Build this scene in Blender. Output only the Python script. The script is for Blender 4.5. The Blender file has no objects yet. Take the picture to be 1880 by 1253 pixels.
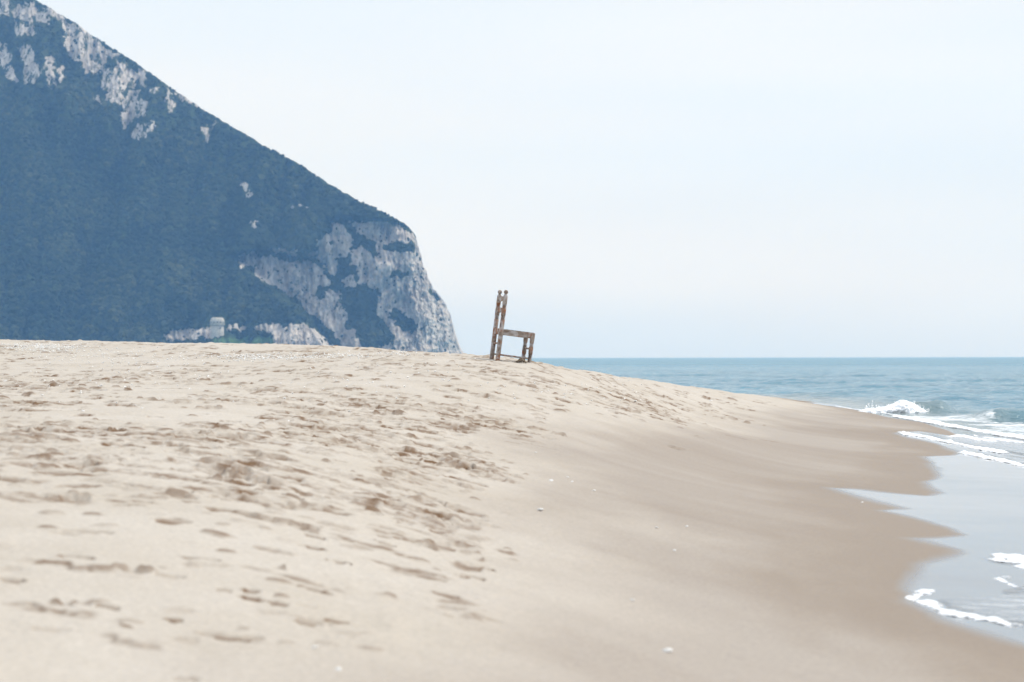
import bpy, bmesh, math, random
import numpy as np
from mathutils import Vector, Matrix, Euler

random.seed(7)
RNG = np.random.default_rng(11)
SC = bpy.context.scene
COL = SC.collection

# ------------------------------------------------------------------ camera
F = 85.0 / 36.0 * 1880.0          # focal length in photograph pixels
CAMZ = 1.35
ROLL = -0.0021
PITCH = math.atan((656.5 - 626.5) / F)
cam_data = bpy.data.cameras.new('camera')
cam = bpy.data.objects.new('camera', cam_data)
COL.objects.link(cam)
cam_data.lens = 85.0
cam_data.sensor_width = 36.0
cam_data.clip_start = 0.1
cam_data.clip_end = 20000.0
cam_data.dof.use_dof = True
cam_data.dof.focus_distance = 35.0
cam_data.dof.aperture_fstop = 3.6
cam.matrix_world = (Matrix.Translation((0, 0, CAMZ)) @ Matrix.Rotation(math.pi / 2 + PITCH, 4, 'X')
                    @ Matrix.Rotation(ROLL, 4, 'Z'))
SC.camera = cam

# ------------------------------------------------------------------ sky, sun, exposure
SUN_EL, SUN_AZ = math.radians(54), math.radians(72)
world = bpy.data.worlds.new('World')
SC.world = world
world.use_nodes = True
wn, wl = world.node_tree.nodes, world.node_tree.links
wn.clear()
w_out = wn.new('ShaderNodeOutputWorld')
w_bg = wn.new('ShaderNodeBackground')
w_bg.inputs['Strength'].default_value = 0.10
w_sky = wn.new('ShaderNodeTexSky')
w_sky.sky_type = 'NISHITA'
w_sky.sun_disc = False
w_sky.sun_elevation = SUN_EL
w_sky.sun_rotation = SUN_AZ
w_sky.dust_density = 3.0
w_tc = wn.new('ShaderNodeTexCoord')
w_map = wn.new('ShaderNodeMapping')
w_map.inputs['Scale'].default_value = (1.6, 1.6, 9.0)
w_map.inputs['Location'].default_value = (0.3, 1.1, 0.55)
w_noise = wn.new('ShaderNodeTexNoise')
w_noise.inputs['Scale'].default_value = 1.5
w_noise.inputs['Detail'].default_value = 3.0
w_noise.inputs['Roughness'].default_value = 0.45
w_ramp = wn.new('ShaderNodeValToRGB')
w_ramp.color_ramp.elements[0].position = 0.34
w_ramp.color_ramp.elements[0].color = (0.81, 0.81, 0.81, 1)
w_ramp.color_ramp.elements[1].position = 0.66
w_ramp.color_ramp.elements[1].color = (0.97, 0.97, 0.97, 1)
w_mix = wn.new('ShaderNodeMix')
w_mix.data_type = 'RGBA'
w_n2 = wn.new('ShaderNodeTexNoise')
w_n2.inputs['Scale'].default_value = 1.1
w_n2.inputs['Detail'].default_value = 2.0
w_m2 = wn.new('ShaderNodeMapping')
w_m2.inputs['Scale'].default_value = (1.0, 1.0, 11.0)
w_m2.inputs['Location'].default_value = (0.0, 0.4, 0.25)
w_r2 = wn.new('ShaderNodeValToRGB')
w_r2.color_ramp.elements[0].position = 0.36
w_r2.color_ramp.elements[0].color = (0.478, 0.575, 0.702, 1)
w_r2.color_ramp.elements[1].position = 0.63
w_r2.color_ramp.elements[1].color = (0.582, 0.615, 0.652, 1)
w_x10 = wn.new('ShaderNodeVectorMath')
w_x10.operation = 'SCALE'
w_x10.inputs['Scale'].default_value = 10.0                # radiance of the veil of thin cloud
wl.new(w_tc.outputs['Generated'], w_m2.inputs['Vector'])
wl.new(w_m2.outputs['Vector'], w_n2.inputs['Vector'])
w_sep = wn.new('ShaderNodeSeparateXYZ')
w_ma = wn.new('ShaderNodeMath')                            # thicker, whiter cloud away from the horizon, all round
w_ma.operation = 'MULTIPLY_ADD'
w_ma.inputs[1].default_value = 1.6
w_ma.inputs[2].default_value = -0.15
w_ad = wn.new('ShaderNodeMath')
w_cl = wn.new('ShaderNodeClamp')
w_cl.inputs['Max'].default_value = 0.08
w_cl.inputs['Min'].default_value = -0.2
wl.new(w_tc.outputs['Generated'], w_sep.inputs[0])
wl.new(w_sep.outputs['Z'], w_ma.inputs[0])
wl.new(w_ma.outputs[0], w_cl.inputs['Value'])
wl.new(w_cl.outputs[0], w_ad.inputs[0])
wl.new(w_n2.outputs['Fac'], w_ad.inputs[1])
wl.new(w_ad.outputs[0], w_r2.inputs['Fac'])
wl.new(w_r2.outputs['Color'], w_x10.inputs[0])
wl.new(w_x10.outputs['Vector'], w_mix.inputs['B'])
wl.new(w_tc.outputs['Generated'], w_map.inputs['Vector'])
wl.new(w_map.outputs['Vector'], w_noise.inputs['Vector'])
wl.new(w_noise.outputs['Fac'], w_ramp.inputs['Fac'])
wl.new(w_ramp.outputs['Color'], w_mix.inputs['Factor'])
wl.new(w_sky.outputs['Color'], w_mix.inputs['A'])
wl.new(w_mix.outputs['Result'], w_bg.inputs['Color'])
wl.new(w_bg.outputs['Background'], w_out.inputs['Surface'])

sun_data = bpy.data.lights.new('sun', 'SUN')
sun_data.energy = 1.5
sun_data.angle = math.radians(14)
sun_data.color = (1.0, 0.975, 0.94)
sun = bpy.data.objects.new('sun', sun_data)
COL.objects.link(sun)
S = Vector((math.sin(SUN_AZ) * math.cos(SUN_EL), math.cos(SUN_AZ) * math.cos(SUN_EL), math.sin(SUN_EL)))
sun.rotation_euler = S.to_track_quat('Z', 'Y').to_euler()
sun.location = (-20, 20, 60)

SC.view_settings.view_transform = 'Standard'
SC.view_settings.look = 'None'
SC.view_settings.gamma = 1.0
SC.view_settings.use_curve_mapping = False
SC.view_settings.exposure = 0.75
SC.render.engine = 'CYCLES'
SC.cycles.max_bounces = 6
SC.cycles.diffuse_bounces = 2
SC.cycles.glossy_bounces = 2
SC.cycles.transmission_bounces = 2
SC.cycles.volume_bounces = 1
SC.cycles.use_denoising = True
SC.cycles.sample_clamp_indirect = 4.0

# ------------------------------------------------------------------ helpers
_perm = np.random.default_rng(3).permutation(512).astype(np.int64)
_perm = np.concatenate([_perm % 256, _perm % 256, _perm % 256])
_ang = np.linspace(0, 2 * np.pi, 64, endpoint=False)
_gx, _gy = np.cos(_ang), np.sin(_ang)


def perlin(x, y, seed=0):
    x = np.asarray(x, dtype=float) + seed * 17.31
    y = np.asarray(y, dtype=float) + seed * 9.77
    xi, yi = np.floor(x).astype(np.int64), np.floor(y).astype(np.int64)
    xf, yf = x - xi, y - yi
    u = xf * xf * xf * (xf * (xf * 6 - 15) + 10)
    v = yf * yf * yf * (yf * (yf * 6 - 15) + 10)

    def g(ix, iy, fx, fy):
        h = _perm[_perm[ix & 255] + (iy & 255)] & 63
        return _gx[h] * fx + _gy[h] * fy
    a = g(xi, yi, xf, yf)
    b = g(xi + 1, yi, xf - 1, yf)
    c = g(xi, yi + 1, xf, yf - 1)
    d = g(xi + 1, yi + 1, xf - 1, yf - 1)
    return (a + u * (b - a) + v * ((c + u * (d - c)) - (a + u * (b - a)))) * 1.5


def fbm(x, y, octaves=4, seed=0, gain=0.5):
    r, amp, f = 0, 1.0, 1.0
    for k in range(octaves):
        r = r + amp * perlin(np.asarray(x) * f, np.asarray(y) * f, seed + k * 5)
        amp *= gain
        f *= 2.03
    return r


def smooth(a, b, x):
    t = np.clip((np.asarray(x, dtype=float) - a) / (b - a), 0, 1)
    return t * t * (3 - 2 * t)


def poly_sd(px, py, poly):
    """signed distance to a closed polygon, positive inside"""
    px, py = np.asarray(px, float), np.asarray(py, float)
    d = np.full(px.shape, 1e9)
    inside = np.zeros(px.shape, bool)
    n = len(poly)
    for i in range(n):
        x1, y1 = poly[i]
        x2, y2 = poly[(i + 1) % n]
        ex, ey = x2 - x1, y2 - y1
        wx, wy = px - x1, py - y1
        t = np.clip((wx * ex + wy * ey) / (ex * ex + ey * ey + 1e-12), 0, 1)
        d = np.minimum(d, (wx - ex * t) ** 2 + (wy - ey * t) ** 2)
        if y1 != y2:
            c = ((y1 <= py) & (y2 > py)) | ((y2 <= py) & (y1 > py))
            inside ^= c & (px < x1 + (py - y1) / (y2 - y1) * ex)
    d = np.sqrt(d)
    return np.where(inside, d, -d)


def mesh_from(name, verts, quads=None, tris=None, mat=None, smooth_shade=True, attrs=None, parent=None):
    verts = np.asarray(verts, dtype=np.float32)
    me = bpy.data.meshes.new(name)
    me.vertices.add(len(verts))
    me.vertices.foreach_set('co', verts.ravel())
    loops, starts, pos = [], [], 0
    if quads is not None and len(quads):
        quads = np.asarray(quads, dtype=np.int32)
        loops.append(quads.ravel())
        starts.append(pos + 4 * np.arange(len(quads)))
        pos += quads.size
    if tris is not None and len(tris):
        tris = np.asarray(tris, dtype=np.int32)
        loops.append(tris.ravel())
        starts.append(pos + 3 * np.arange(len(tris)))
        pos += tris.size
    loops = np.concatenate(loops).astype(np.int32)
    starts = np.concatenate(starts).astype(np.int32)
    me.loops.add(len(loops))
    me.loops.foreach_set('vertex_index', loops)
    me.polygons.add(len(starts))
    me.polygons.foreach_set('loop_start', starts)
    me.update(calc_edges=True)
    me.polygons.foreach_set('use_smooth', np.full(len(starts), smooth_shade))
    if attrs:
        for k, v in attrs.items():
            a = me.attributes.new(k, 'FLOAT', 'POINT')
            a.data.foreach_set('value', np.asarray(v, dtype=np.float32).ravel())
    me.validate()
    if mat:
        me.materials.append(mat)
    o = bpy.data.objects.new(name, me)
    COL.objects.link(o)
    if parent:
        o.parent = parent
    return o


def grid_quads(nr, nc):
    i = np.arange(nr * nc).reshape(nr, nc)
    return np.stack([i[:-1, :-1], i[:-1, 1:], i[1:, 1:], i[1:, :-1]], -1).reshape(-1, 4)


def tag(o, label=None, cat=None, group=None, kind=None):
    if label:
        o['label'] = label
    if cat:
        o['category'] = cat
    if group:
        o['group'] = group
    if kind:
        o['kind'] = kind
    return o


def empty(name, loc=(0, 0, 0)):
    o = bpy.data.objects.new(name, None)
    o.location = loc
    o.empty_display_size = 0.1
    COL.objects.link(o)
    return o


class Nodes:
    def __init__(self, name):
        self.m = bpy.data.materials.new(name)
        self.m.use_nodes = True
        self.n, self.l = self.m.node_tree.nodes, self.m.node_tree.links
        self.bsdf = self.n['Principled BSDF']
        self.tc = self.n.new('ShaderNodeTexCoord')

    def link(self, a, b):
        self.l.new(a, b)

    def attr(self, name):
        a = self.n.new('ShaderNodeAttribute')
        a.attribute_name = name
        return a.outputs['Fac']

    def noise(self, scale, detail=4, rough=0.55, stretch=None, coord='Object', loc=None):
        t = self.n.new('ShaderNodeTexNoise')
        t.inputs['Scale'].default_value = scale
        t.inputs['Detail'].default_value = detail
        t.inputs['Roughness'].default_value = rough
        src = self.tc.outputs[coord]
        if stretch or loc:
            mp = self.n.new('ShaderNodeMapping')
            if stretch:
                mp.inputs['Scale'].default_value = stretch
            if loc:
                mp.inputs['Location'].default_value = loc
            self.link(src, mp.inputs['Vector'])
            src = mp.outputs['Vector']
        self.link(src, t.inputs['Vector'])
        return t.outputs['Fac']

    def ramp(self, fac, stops):
        r = self.n.new('ShaderNodeValToRGB')
        e = r.color_ramp.elements
        while len(e) < len(stops):
            e.new(0.5)
        for k, (p, c) in enumerate(stops):
            e[k].position = p
            e[k].color = (c, c, c, 1) if isinstance(c, (int, float)) else (*c, 1)
        self.link(fac, r.inputs['Fac'])
        return r.outputs['Color']

    def mix(self, fac, a, b, blend='MIX'):
        m = self.n.new('ShaderNodeMix')
        m.data_type = 'RGBA'
        m.blend_type = blend
        for k, v in (('Factor', fac), ('A', a), ('B', b)):
            s = m.inputs[k]
            if hasattr(v, 'is_output'):
                self.link(v, s)
            elif isinstance(v, (int, float)):
                s.default_value = v if k == 'Factor' else (v, v, v, 1)
            else:
                s.default_value = (*v, 1)
        return m.outputs['Result']

    def math(self, op, a, b=0.0, c=None, clamp=False):
        m = self.n.new('ShaderNodeMath')
        m.operation = op
        m.use_clamp = clamp
        for k, v in enumerate((a, b) if c is None else (a, b, c)):
            if hasattr(v, 'is_output'):
                self.link(v, m.inputs[k])
            else:
                m.inputs[k].default_value = v
        return m.outputs['Value']

    def bump(self, height, strength, dist, normal=None):
        b = self.n.new('ShaderNodeBump')
        b.inputs['Strength'].default_value = strength
        b.inputs['Distance'].default_value = dist
        self.link(height, b.inputs['Height'])
        if normal is not None:
            self.link(normal, b.inputs['Normal'])
        return b.outputs['Normal']

    def set(self, **kw):
        for k, v in kw.items():
            s = self.bsdf.inputs[k.replace('_', ' ')]
            if hasattr(v, 'is_output'):
                self.link(v, s)
            elif isinstance(v, tuple):
                s.default_value = (*v, 1)
            else:
                s.default_value = v


def vh(u):
    return 656.5 + ROLL * (np.asarray(u, float) - 940.0)


def at(u, v, Y):
    """point seen at photograph pixel (u, v) at depth Y"""
    return ((u - 940.0) / F * Y, Y, CAMZ - (v - float(vh(u))) / F * Y)


# ------------------------------------------------------------------ beach terrain (thin plate spline through surveyed points)
_ctrl = []
for u, v, Y in [(0, 625, 45), (200, 628, 44), (400, 631, 42), (600, 637, 39.5), (700, 643, 38), (850, 655, 36.3), (912, 659, 36),
                (975, 664.5, 36.3), (1100, 685, 42), (1200, 700, 47), (1300, 715, 53), (1400, 727.5, 61), (1480, 738, 71),
                # in front of the crest
                (0, 700, 29), (0, 660, 38), (500, 690, 30), (500, 655, 36), (940, 687, 32), (940, 745, 27), (700, 690, 29.5),
                # behind the crest
                (600, 647, 45), (700, 655, 44), (850, 671, 43), (912, 676, 43), (975, 682, 43), (1100, 697, 49), (1200, 710, 55)]:
    _ctrl.append(at(u, v, Y))
for u, v, z in [(0, 1253, .36), (0, 900, .70), (0, 770, .88), (500, 1253, .30), (500, 1000, .50), (500, 850, .70), (500, 750, .88),
                (940, 1253, .22), (940, 1000, .30), (940, 855, .46), (1300, 1253, .10), (1300, 1000, .15), (1300, 850, .22),
                (1300, 780, .33), (1300, 740, .50), (1500, 897, .075), (1500, 800, .12), (1500, 760, .14), (1650, 1100, .035),
                (1690, 850, .07), (1640, 800, .06), (1640, 770, .05), (1700, 786, .045), (1760, 802, .04), (1820, 818, .035), (1880, 838, .02), (1560, 752, .03), (1880, 1200, .03), (1880, 1050, .035), (1880, 950, .045), (1880, 890, .045),
                (1760, 832, .03)]:
    Y = (CAMZ - z) * F / (v - float(vh(u)))
    _ctrl.append(at(u, v, Y))
_ctrl += [(2.2, 0, 0.02), (2.4, 5, 0.01), (5.5, 5, -.25), (6, 12, -.22), (9.5, 25, -.3), (9.5, 40, -.35), (12, 55, -.45), (13, 72, -.5),
          (-2, 0, .36), (-6, 0, .72), (-6, 8, .85), (-14, 10, 1.25), (-14, 25, 1.35), (-14, 40, 1.7), (-25, 30, 1.8), (-25, 50, 1.85),
          (-12, 60, 1.35), (-4, 50, 1.05), (2, 60, .45), (7, 85, -.15), (0, 85, -.2), (-12, 85, .6), (-25, 85, 1.0), (9, 95, -.7), (-6, 110, -.8),
          (-30, 0, 1.2), (15, 0, -.9), (18, 40, -1.0), (18, 95, -1.2), (-30, 110, .2), (0, -6, .2)]
_ctrl = np.array(_ctrl, float)


def _tps_phi(r2):
    return np.where(r2 > 1e-12, 0.5 * r2 * np.log(np.maximum(r2, 1e-12)), 0.0)


_SY = 0.45          # depth axis compressed: the beach changes slowly along the view
_cx, _cy, _cz = _ctrl[:, 0], _ctrl[:, 1] * _SY, _ctrl[:, 2]
_n = len(_ctrl)
_K = _tps_phi((_cx[:, None] - _cx) ** 2 + (_cy[:, None] - _cy) ** 2) + np.eye(_n) * 0.02
_P = np.stack([np.ones(_n), _cx, _cy], 1)
_A = np.zeros((_n + 3, _n + 3))
_A[:_n, :_n], _A[:_n, _n:], _A[_n:, :_n] = _K, _P, _P.T
_w = np.linalg.solve(_A, np.concatenate([_cz, np.zeros(3)]))


def terrain(x, y):
    x, y = np.asarray(x, float), np.asarray(y, float)
    xs, ys = x.ravel(), y.ravel() * _SY
    out = np.empty(xs.shape)
    for s in range(0, len(xs), 60000):
        a, b = xs[s:s + 60000], ys[s:s + 60000]
        r2 = (a[:, None] - _cx) ** 2 + (b[:, None] - _cy) ** 2
        out[s:s + 60000] = _tps_phi(r2) @ _w[:_n] + _w[_n] + _w[_n + 1] * a + _w[_n + 2] * b
    return out.reshape(x.shape)


def ground_point(u, v, water=True):
    """where the sight line of a photograph pixel first meets the beach (or the still water)"""
    Y = np.geomspace(4.0, 90.0, 1500)
    X = (u - 940.0) / F * Y
    Z = CAMZ - (v - float(vh(u))) / F * Y
    t = terrain(X, Y)
    if water:
        t = np.maximum(t, 0.0)
    k = np.argmax(Z <= t) if (Z <= t).any() else len(Y) - 1
    return float(X[k]), float(Y[k]), float(t[k])


def gpoly(pts, water=True):
    return [ground_point(u, v, water)[:2] for u, v in pts]


# ------------------------------------------------------------------ materials
def sand_material():
    k = Nodes('beach_sand')
    dry, kick, film, wet = k.attr('dry'), k.attr('kicked'), k.attr('film'), k.attr('wet')
    streak = k.attr('tone')
    fine = k.noise(40, 5, 0.7)
    broad = k.noise(0.9, 4, 0.6)
    damp = k.mix(k.ramp(streak, [(0.3, 0.0), (0.7, 1.0)]), (0.335, 0.276, 0.222), (0.405, 0.348, 0.292))
    dryc = k.mix(k.ramp(broad, [(0.3, 0.0), (0.7, 1.0)]), (0.51, 0.45, 0.376), (0.575, 0.52, 0.452))
    c = k.mix(dry, damp, dryc)
    c = k.mix(kick, c, (0.18, 0.108, 0.060))
    c = k.mix(wet, c, (0.275, 0.203, 0.140))
    c = k.mix(1.0, c, k.ramp(fine, [(0.25, 0.80), (0.75, 1.13)]), 'MULTIPLY')
    c = k.mix(film, c, (0.125, 0.14, 0.155))
    rough = k.math('MULTIPLY_ADD', dry, 0.28, 0.62)
    rough = k.math('MULTIPLY_ADD', wet, -0.22, rough)
    r2 = k.mix(film, rough, 0.055)
    g1 = k.noise(18, 6, 0.7)
    g2 = k.noise(150, 3, 0.7)
    keep = k.math('SUBTRACT', 1.0, film, clamp=True)
    h = k.math('MULTIPLY', k.math('MULTIPLY_ADD', g1, k.math('MULTIPLY_ADD', dry, 0.9, 0.06), k.math('MULTIPLY', g2, 0.12)), keep)
    k.set(Base_Color=c, Roughness=r2, IOR=1.36, Normal=k.bump(h, 0.6, 0.02))
    k.link(k.math('MULTIPLY_ADD', film, 0.35, 0.22), k.bsdf.inputs['Specular IOR Level'])
    return k.m


def sea_material():
    k = Nodes('sea_water')
    sh, foam, far_ = k.attr('shallow'), k.attr('foam'), k.attr('offshore')
    big = k.noise(0.22, 3, 0.6, stretch=(0.35, 1.0, 1))
    deep = k.mix(k.ramp(big, [(0.35, 0.0), (0.65, 1.0)]), (0.040, 0.175, 0.25), (0.085, 0.265, 0.35))
    c = k.mix(sh, deep, (0.24, 0.29, 0.29))
    fn = k.noise(2.2, 6, 0.68, stretch=(0.55, 1.6, 1))
    fm = k.math('ADD', fn, k.math('MULTIPLY_ADD', foam, 0.62, -0.70))
    fm = k.ramp(fm, [(0.36, 0.0), (0.47, 1.0)])
    fm = k.math('MULTIPLY', fm, k.math('MULTIPLY', foam, 3.0, clamp=True))
    c = k.mix(fm, c, (0.85, 0.87, 0.88))
    b1 = k.noise(1.5, 6, 0.62, stretch=(0.5, 1.0, 1))
    b2 = k.noise(5.0, 5, 0.65, stretch=(0.6, 1.2, 1))
    nrm = k.bump(b2, 0.6, 0.05, k.bump(b1, 0.8, 0.30))
    k.set(Base_Color=c, IOR=1.333, Roughness=k.mix(fm, k.math('MULTIPLY_ADD', far_, 0.20, 0.09), 0.75), Normal=nrm)
    return k.m


def swash_material():
    k = Nodes('swash_water')
    fn = k.noise(5.5, 6, 0.68, stretch=(0.5, 1.3, 1))
    fm = k.ramp(fn, [(0.50, 0.0), (0.68, 0.75)])
    c = k.mix(fm, (0.20, 0.22, 0.235), (0.80, 0.82, 0.84))
    k.set(Alpha=k.ramp(k.attr('rim'), [(0.0, 0.0), (0.5, 1.0)]))
    k.set(Base_Color=c, IOR=1.333, Roughness=k.mix(fm, 0.09, 0.6), Normal=k.bump(k.noise(14, 5, 0.6), 0.5, 0.03))
    return k.m


def foam_material():
    k = Nodes('sea_foam')
    n = k.noise(20, 7, 0.78, stretch=(0.7, 1, 1))
    k.set(Base_Color=k.ramp(n, [(0.34, (0.72, 0.75, 0.78)), (0.48, (0.93, 0.94, 0.95))]), Roughness=0.6)
    # bubbles thin out towards the rim of each patch, so the wet sand shows between them
    a = k.math('ADD', k.math('MULTIPLY_ADD', n, 4.0, -2.0), k.math('MULTIPLY_ADD', k.attr('rim'), 1.5, 0.12))
    k.set(Alpha=k.ramp(a, [(0.30, 0.0), (0.62, 1.0)]))
    return k.m


def rock_material():
    k = Nodes('mountain_slope')
    rock, grass = k.attr('rock'), k.attr('grass')
    v = k.noise(0.11, 6, 0.7, stretch=(1.0, 0.5, 0.28))
    w = k.noise(0.35, 5, 0.65)
    rc = k.ramp(v, [(0.25, (0.27, 0.24, 0.215)), (0.40, (0.55, 0.50, 0.455)), (0.58, (0.75, 0.69, 0.63)), (0.78, (0.57, 0.45, 0.355))])
    rc = k.mix(1.0, rc, k.ramp(k.noise(0.3, 5, 0.65, stretch=(1, .5, .4)), [(0.36, 0.66), (0.6, 1.1)]), 'MULTIPLY')
    veg = k.ramp(w, [(0.3, (0.022, 0.04, 0.016)), (0.7, (0.06, 0.085, 0.032))])
    veg = k.mix(grass, veg, (0.10, 0.19, 0.07))
    # ledges keep their scrub: break the rock edge up finely
    e = k.math('ADD', rock, k.math('MULTIPLY_ADD', k.noise(0.30, 6, 0.75, stretch=(1, .6, .6)), 1.9, -0.95))
    k.set(Base_Color=k.mix(k.ramp(e, [(0.40, 0.0), (0.60, 1.0)]), veg, rc), Roughness=0.95,
          Normal=k.bump(k.noise(0.5, 6, 0.7, stretch=(1, 1, 0.5)), 0.9, 2.5))
    k.bsdf.inputs['Specular IOR Level'].default_value = 0.1
    return k.m


def leaf_material():
    k = Nodes('scrub_leaves')
    t = k.attr('tint')
    c = k.ramp(t, [(0.0, (0.022, 0.034, 0.016)), (0.6, (0.040, 0.055, 0.026)), (1.0, (0.075, 0.088, 0.040))])
    n = k.noise(0.8, 4, 0.6)
    k.set(Base_Color=k.mix(1.0, c, k.ramp(n, [(0.3, 0.6), (0.7, 1.3)]), 'MULTIPLY'), Roughness=0.9, Normal=k.bump(n, 1.0, 1.0))
    k.bsdf.inputs['Specular IOR Level'].default_value = 0.1
    return k.m


def stone_material(name, lo, hi, scale=0.6):
    k = Nodes(name)
    n = k.noise(scale, 6, 0.65)
    k.set(Base_Color=k.ramp(n, [(0.3, lo), (0.7, hi)]), Roughness=0.9, Normal=k.bump(n, 0.6, 0.3))
    return k.m


def wood_material(name, stretch):
    k = Nodes(name)
    g = k.noise(26, 6, 0.7, stretch=stretch)
    p = k.noise(7, 4, 0.6, loc=(3.1, 1.7, 0.4))
    q = k.noise(11, 4, 0.6, loc=(9.1, 4.2, 7.7))
    c = k.ramp(g, [(0.25, (0.06, 0.04, 0.032)), (0.45, (0.21, 0.155, 0.12)), (0.68, (0.43, 0.37, 0.325))])
    c = k.mix(k.ramp(p, [(0.5, 0.0), (0.62, 0.85)]), c, (0.30, 0.12, 0.05))
    c = k.mix(k.ramp(q, [(0.48, 0.0), (0.62, 0.8)]), c, (0.50, 0.47, 0.46))
    k.set(Base_Color=c, Roughness=0.85, Normal=k.bump(g, 0.7, 0.006))
    k.bsdf.inputs['Specular IOR Level'].default_value = 0.25
    return k.m


def plain_material(name, c1, c2, scale, rough=0.8):
    k = Nodes(name)
    n = k.noise(scale, 4, 0.6)
    k.set(Base_Color=k.ramp(n, [(0.3, c1), (0.7, c2)]), Roughness=rough, Normal=k.bump(n, 0.4, 0.01))
    return k.m


M_SAND, M_SEA, M_SWASH, M_FOAM = sand_material(), sea_material(), swash_material(), foam_material()
M_SPRAY = plain_material('wave_spray', (0.94, 0.95, 0.96), (0.96, 0.97, 0.98), 8, .7)
M_ROCK, M_LEAF = rock_material(), leaf_material()

# ------------------------------------------------------------------ the beach
tan_c = np.concatenate([np.linspace(-1.1, -0.375, 45), np.linspace(-0.36, 0.28, 740), np.linspace(0.292, 0.9, 40)])
rows = [1.5]
while rows[-1] < 115:
    y = rows[-1]
    rows.append(y + (0.12 if y < 6 else 0.0024 * y + 0.010 if y < 46 else 0.14 if y < 75 else 0.9))
row_y = np.array(rows)
GX, GY = np.meshgrid(tan_c, row_y)
GX = GX * GY
GZ = terrain(GX, GY)
base_z = GZ.copy()

# smooth strip washed by the waves: everything seaward of this line
_edge = [(520, 1400), (600, 1253), (720, 1165), (880, 1085), (925, 1030), (905, 960), (900, 900), (925, 850), (935, 800), (985, 775), (1080, 765), (1150, 772),
         (1250, 775), (1330, 768), (1400, 757), (1470, 745), (1510, 741)]
edge_w = gpoly(_edge)
smooth_poly = edge_w + [(9.0, 75.0), (30.0, 75.0), (30.0, -5.0), (0.2, -5.0)]
sd_smooth = poly_sd(GX, GY, smooth_poly)
wob = 0.35 * fbm(GX / 1.3, GY / 2.2, 4, 21)
dry_hard = smooth(0.25, -0.30, sd_smooth + wob)
dry_soft = smooth(1.3, -0.6, sd_smooth + 1.6 * wob)
kicked = np.zeros(GX.shape)
DISP = np.zeros(GX.shape)      # tracks and clods, kept apart so that heaps stay low


def window(x, y, r):
    r0, r1 = np.searchsorted(row_y, [y - r, y + r])
    t0, t1 = np.searchsorted(tan_c, [(x - r) / max(y, .1) - 0.002, (x + r) / max(y, .1) + 0.002])
    return slice(max(r0 - 1, 0), r1 + 1), slice(max(t0 - 1, 0), t1 + 1)


def footprint(x, y, ang, ln, wd, dp, kick=0.6):
    dp *= min(1.0, max(.36, y / 22))
    kick *= .6 if y < 10 else .8 if y < 13 else 1
    R = ln * 2.2 + 0.1
    w = window(x, y, R)
    if GX[w].size == 0:
        return
    dx, dy = GX[w] - x, GY[w] - y
    a = dx * math.cos(ang) + dy * math.sin(ang)
    b = -dx * math.sin(ang) + dy * math.cos(ang)
    n = perlin(GX[w] * 9, GY[w] * 9, 2)
    r = np.sqrt((a / ln) ** 2 + (b / wd) ** 2) + 0.22 * n
    DISP[w] += -dp * smooth(1.04, 0.84, r) + 0.35 * dp * np.exp(-((r - 1.2) / 0.2) ** 2) * (0.6 + 0.9 * n)
    m = smooth(1.18, 0.92, r + 0.25 * perlin(GX[w] * 14, GY[w] * 14, 5)) * kick
    kicked[w] = np.maximum(kicked[w], m)


def clod(x, y, ang, ln, wd, h, kick=0.5):
    h *= min(1.0, max(.42, y / 20))
    kick = min(1.0, kick * (1.25 if y > 18 else 1))
    R = ln * 1.6 + 0.05
    w = window(x, y, R)
    if GX[w].size == 0:
        return
    dx, dy = GX[w] - x, GY[w] - y
    a = dx * math.cos(ang) + dy * math.sin(ang)
    b = -dx * math.sin(ang) + dy * math.cos(ang)
    n = perlin(GX[w] * 16, GY[w] * 16, 9)
    r = np.sqrt((a / ln) ** 2 + (b / wd) ** 2) + 0.3 * n
    DISP[w] = np.maximum(DISP[w], np.minimum(DISP[w], 0.02) * 0.5 + h * 0.8 * np.sqrt(np.clip(1 - r * r, 0, 1)) * (r < 1) + (r >= 1) * -1)
    kicked[w] = np.maximum(kicked[w], smooth(1.25, 0.8, r) * kick)


def scarp(x, y, ang, ln, h, kick=0.75):
    h *= min(1.0, max(.42, y / 20))
    kick = min(1.0, kick * (1.25 if y > 18 else 1))
    """a small broken edge of crusted sand, dropping towards the viewer"""
    w = window(x, y, ln * 1.4 + 0.3)
    if GX[w].size == 0:
        return
    dx, dy = GX[w] - x, GY[w] - y
    a = dx * math.cos(ang) + dy * math.sin(ang)
    b = -dx * math.sin(ang) + dy * math.cos(ang)
    b = b + 0.10 * perlin(GX[w] * 5, GY[w] * 5, 4) + 0.04 * perlin(GX[w] * 17, GY[w] * 17, 4)
    env = smooth(1.0, 0.55, np.abs(a) / ln)
    lo = np.exp(-np.maximum(-b, 0) / 0.16) * (b < 0)
    hi = np.exp(-np.maximum(b, 0) / 0.22) * (b >= 0)
    DISP[w] += env * h * (-0.6 * lo * smooth(-0.0, -0.035, b) + 0.45 * hi)
    kicked[w] = np.maximum(kicked[w], env * np.exp(-((b + 0.015) / 0.035) ** 2) * kick)


# gentle relief of the dry sand: hummocks and wind-softened old tracks
GZ += dry_soft * (0.012 * fbm(GX / 0.75, GY / 1.1, 3, 31) + 0.008 * fbm(GX / 0.16, GY / 0.24, 3, 41) * smooth(-.3, .4, fbm(GX / 1.5, GY / 2.6, 2, 47)))
GZ += dry_soft * 0.018 * np.abs(fbm(GX / 1.9, GY / 2.4, 3, 61)) * smooth(6, 25, GY)
GZ += (1 - dry_soft) * 0.0035 * fbm(GX / 1.6, GY / 2.5, 3, 51)

_fx, _fy, _ = at(966, 664, 35.15)
GZ += 0.04 * np.exp(-(((GX - _fx) / .22) ** 2 + ((GY - _fy) / .45) ** 2))

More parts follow.
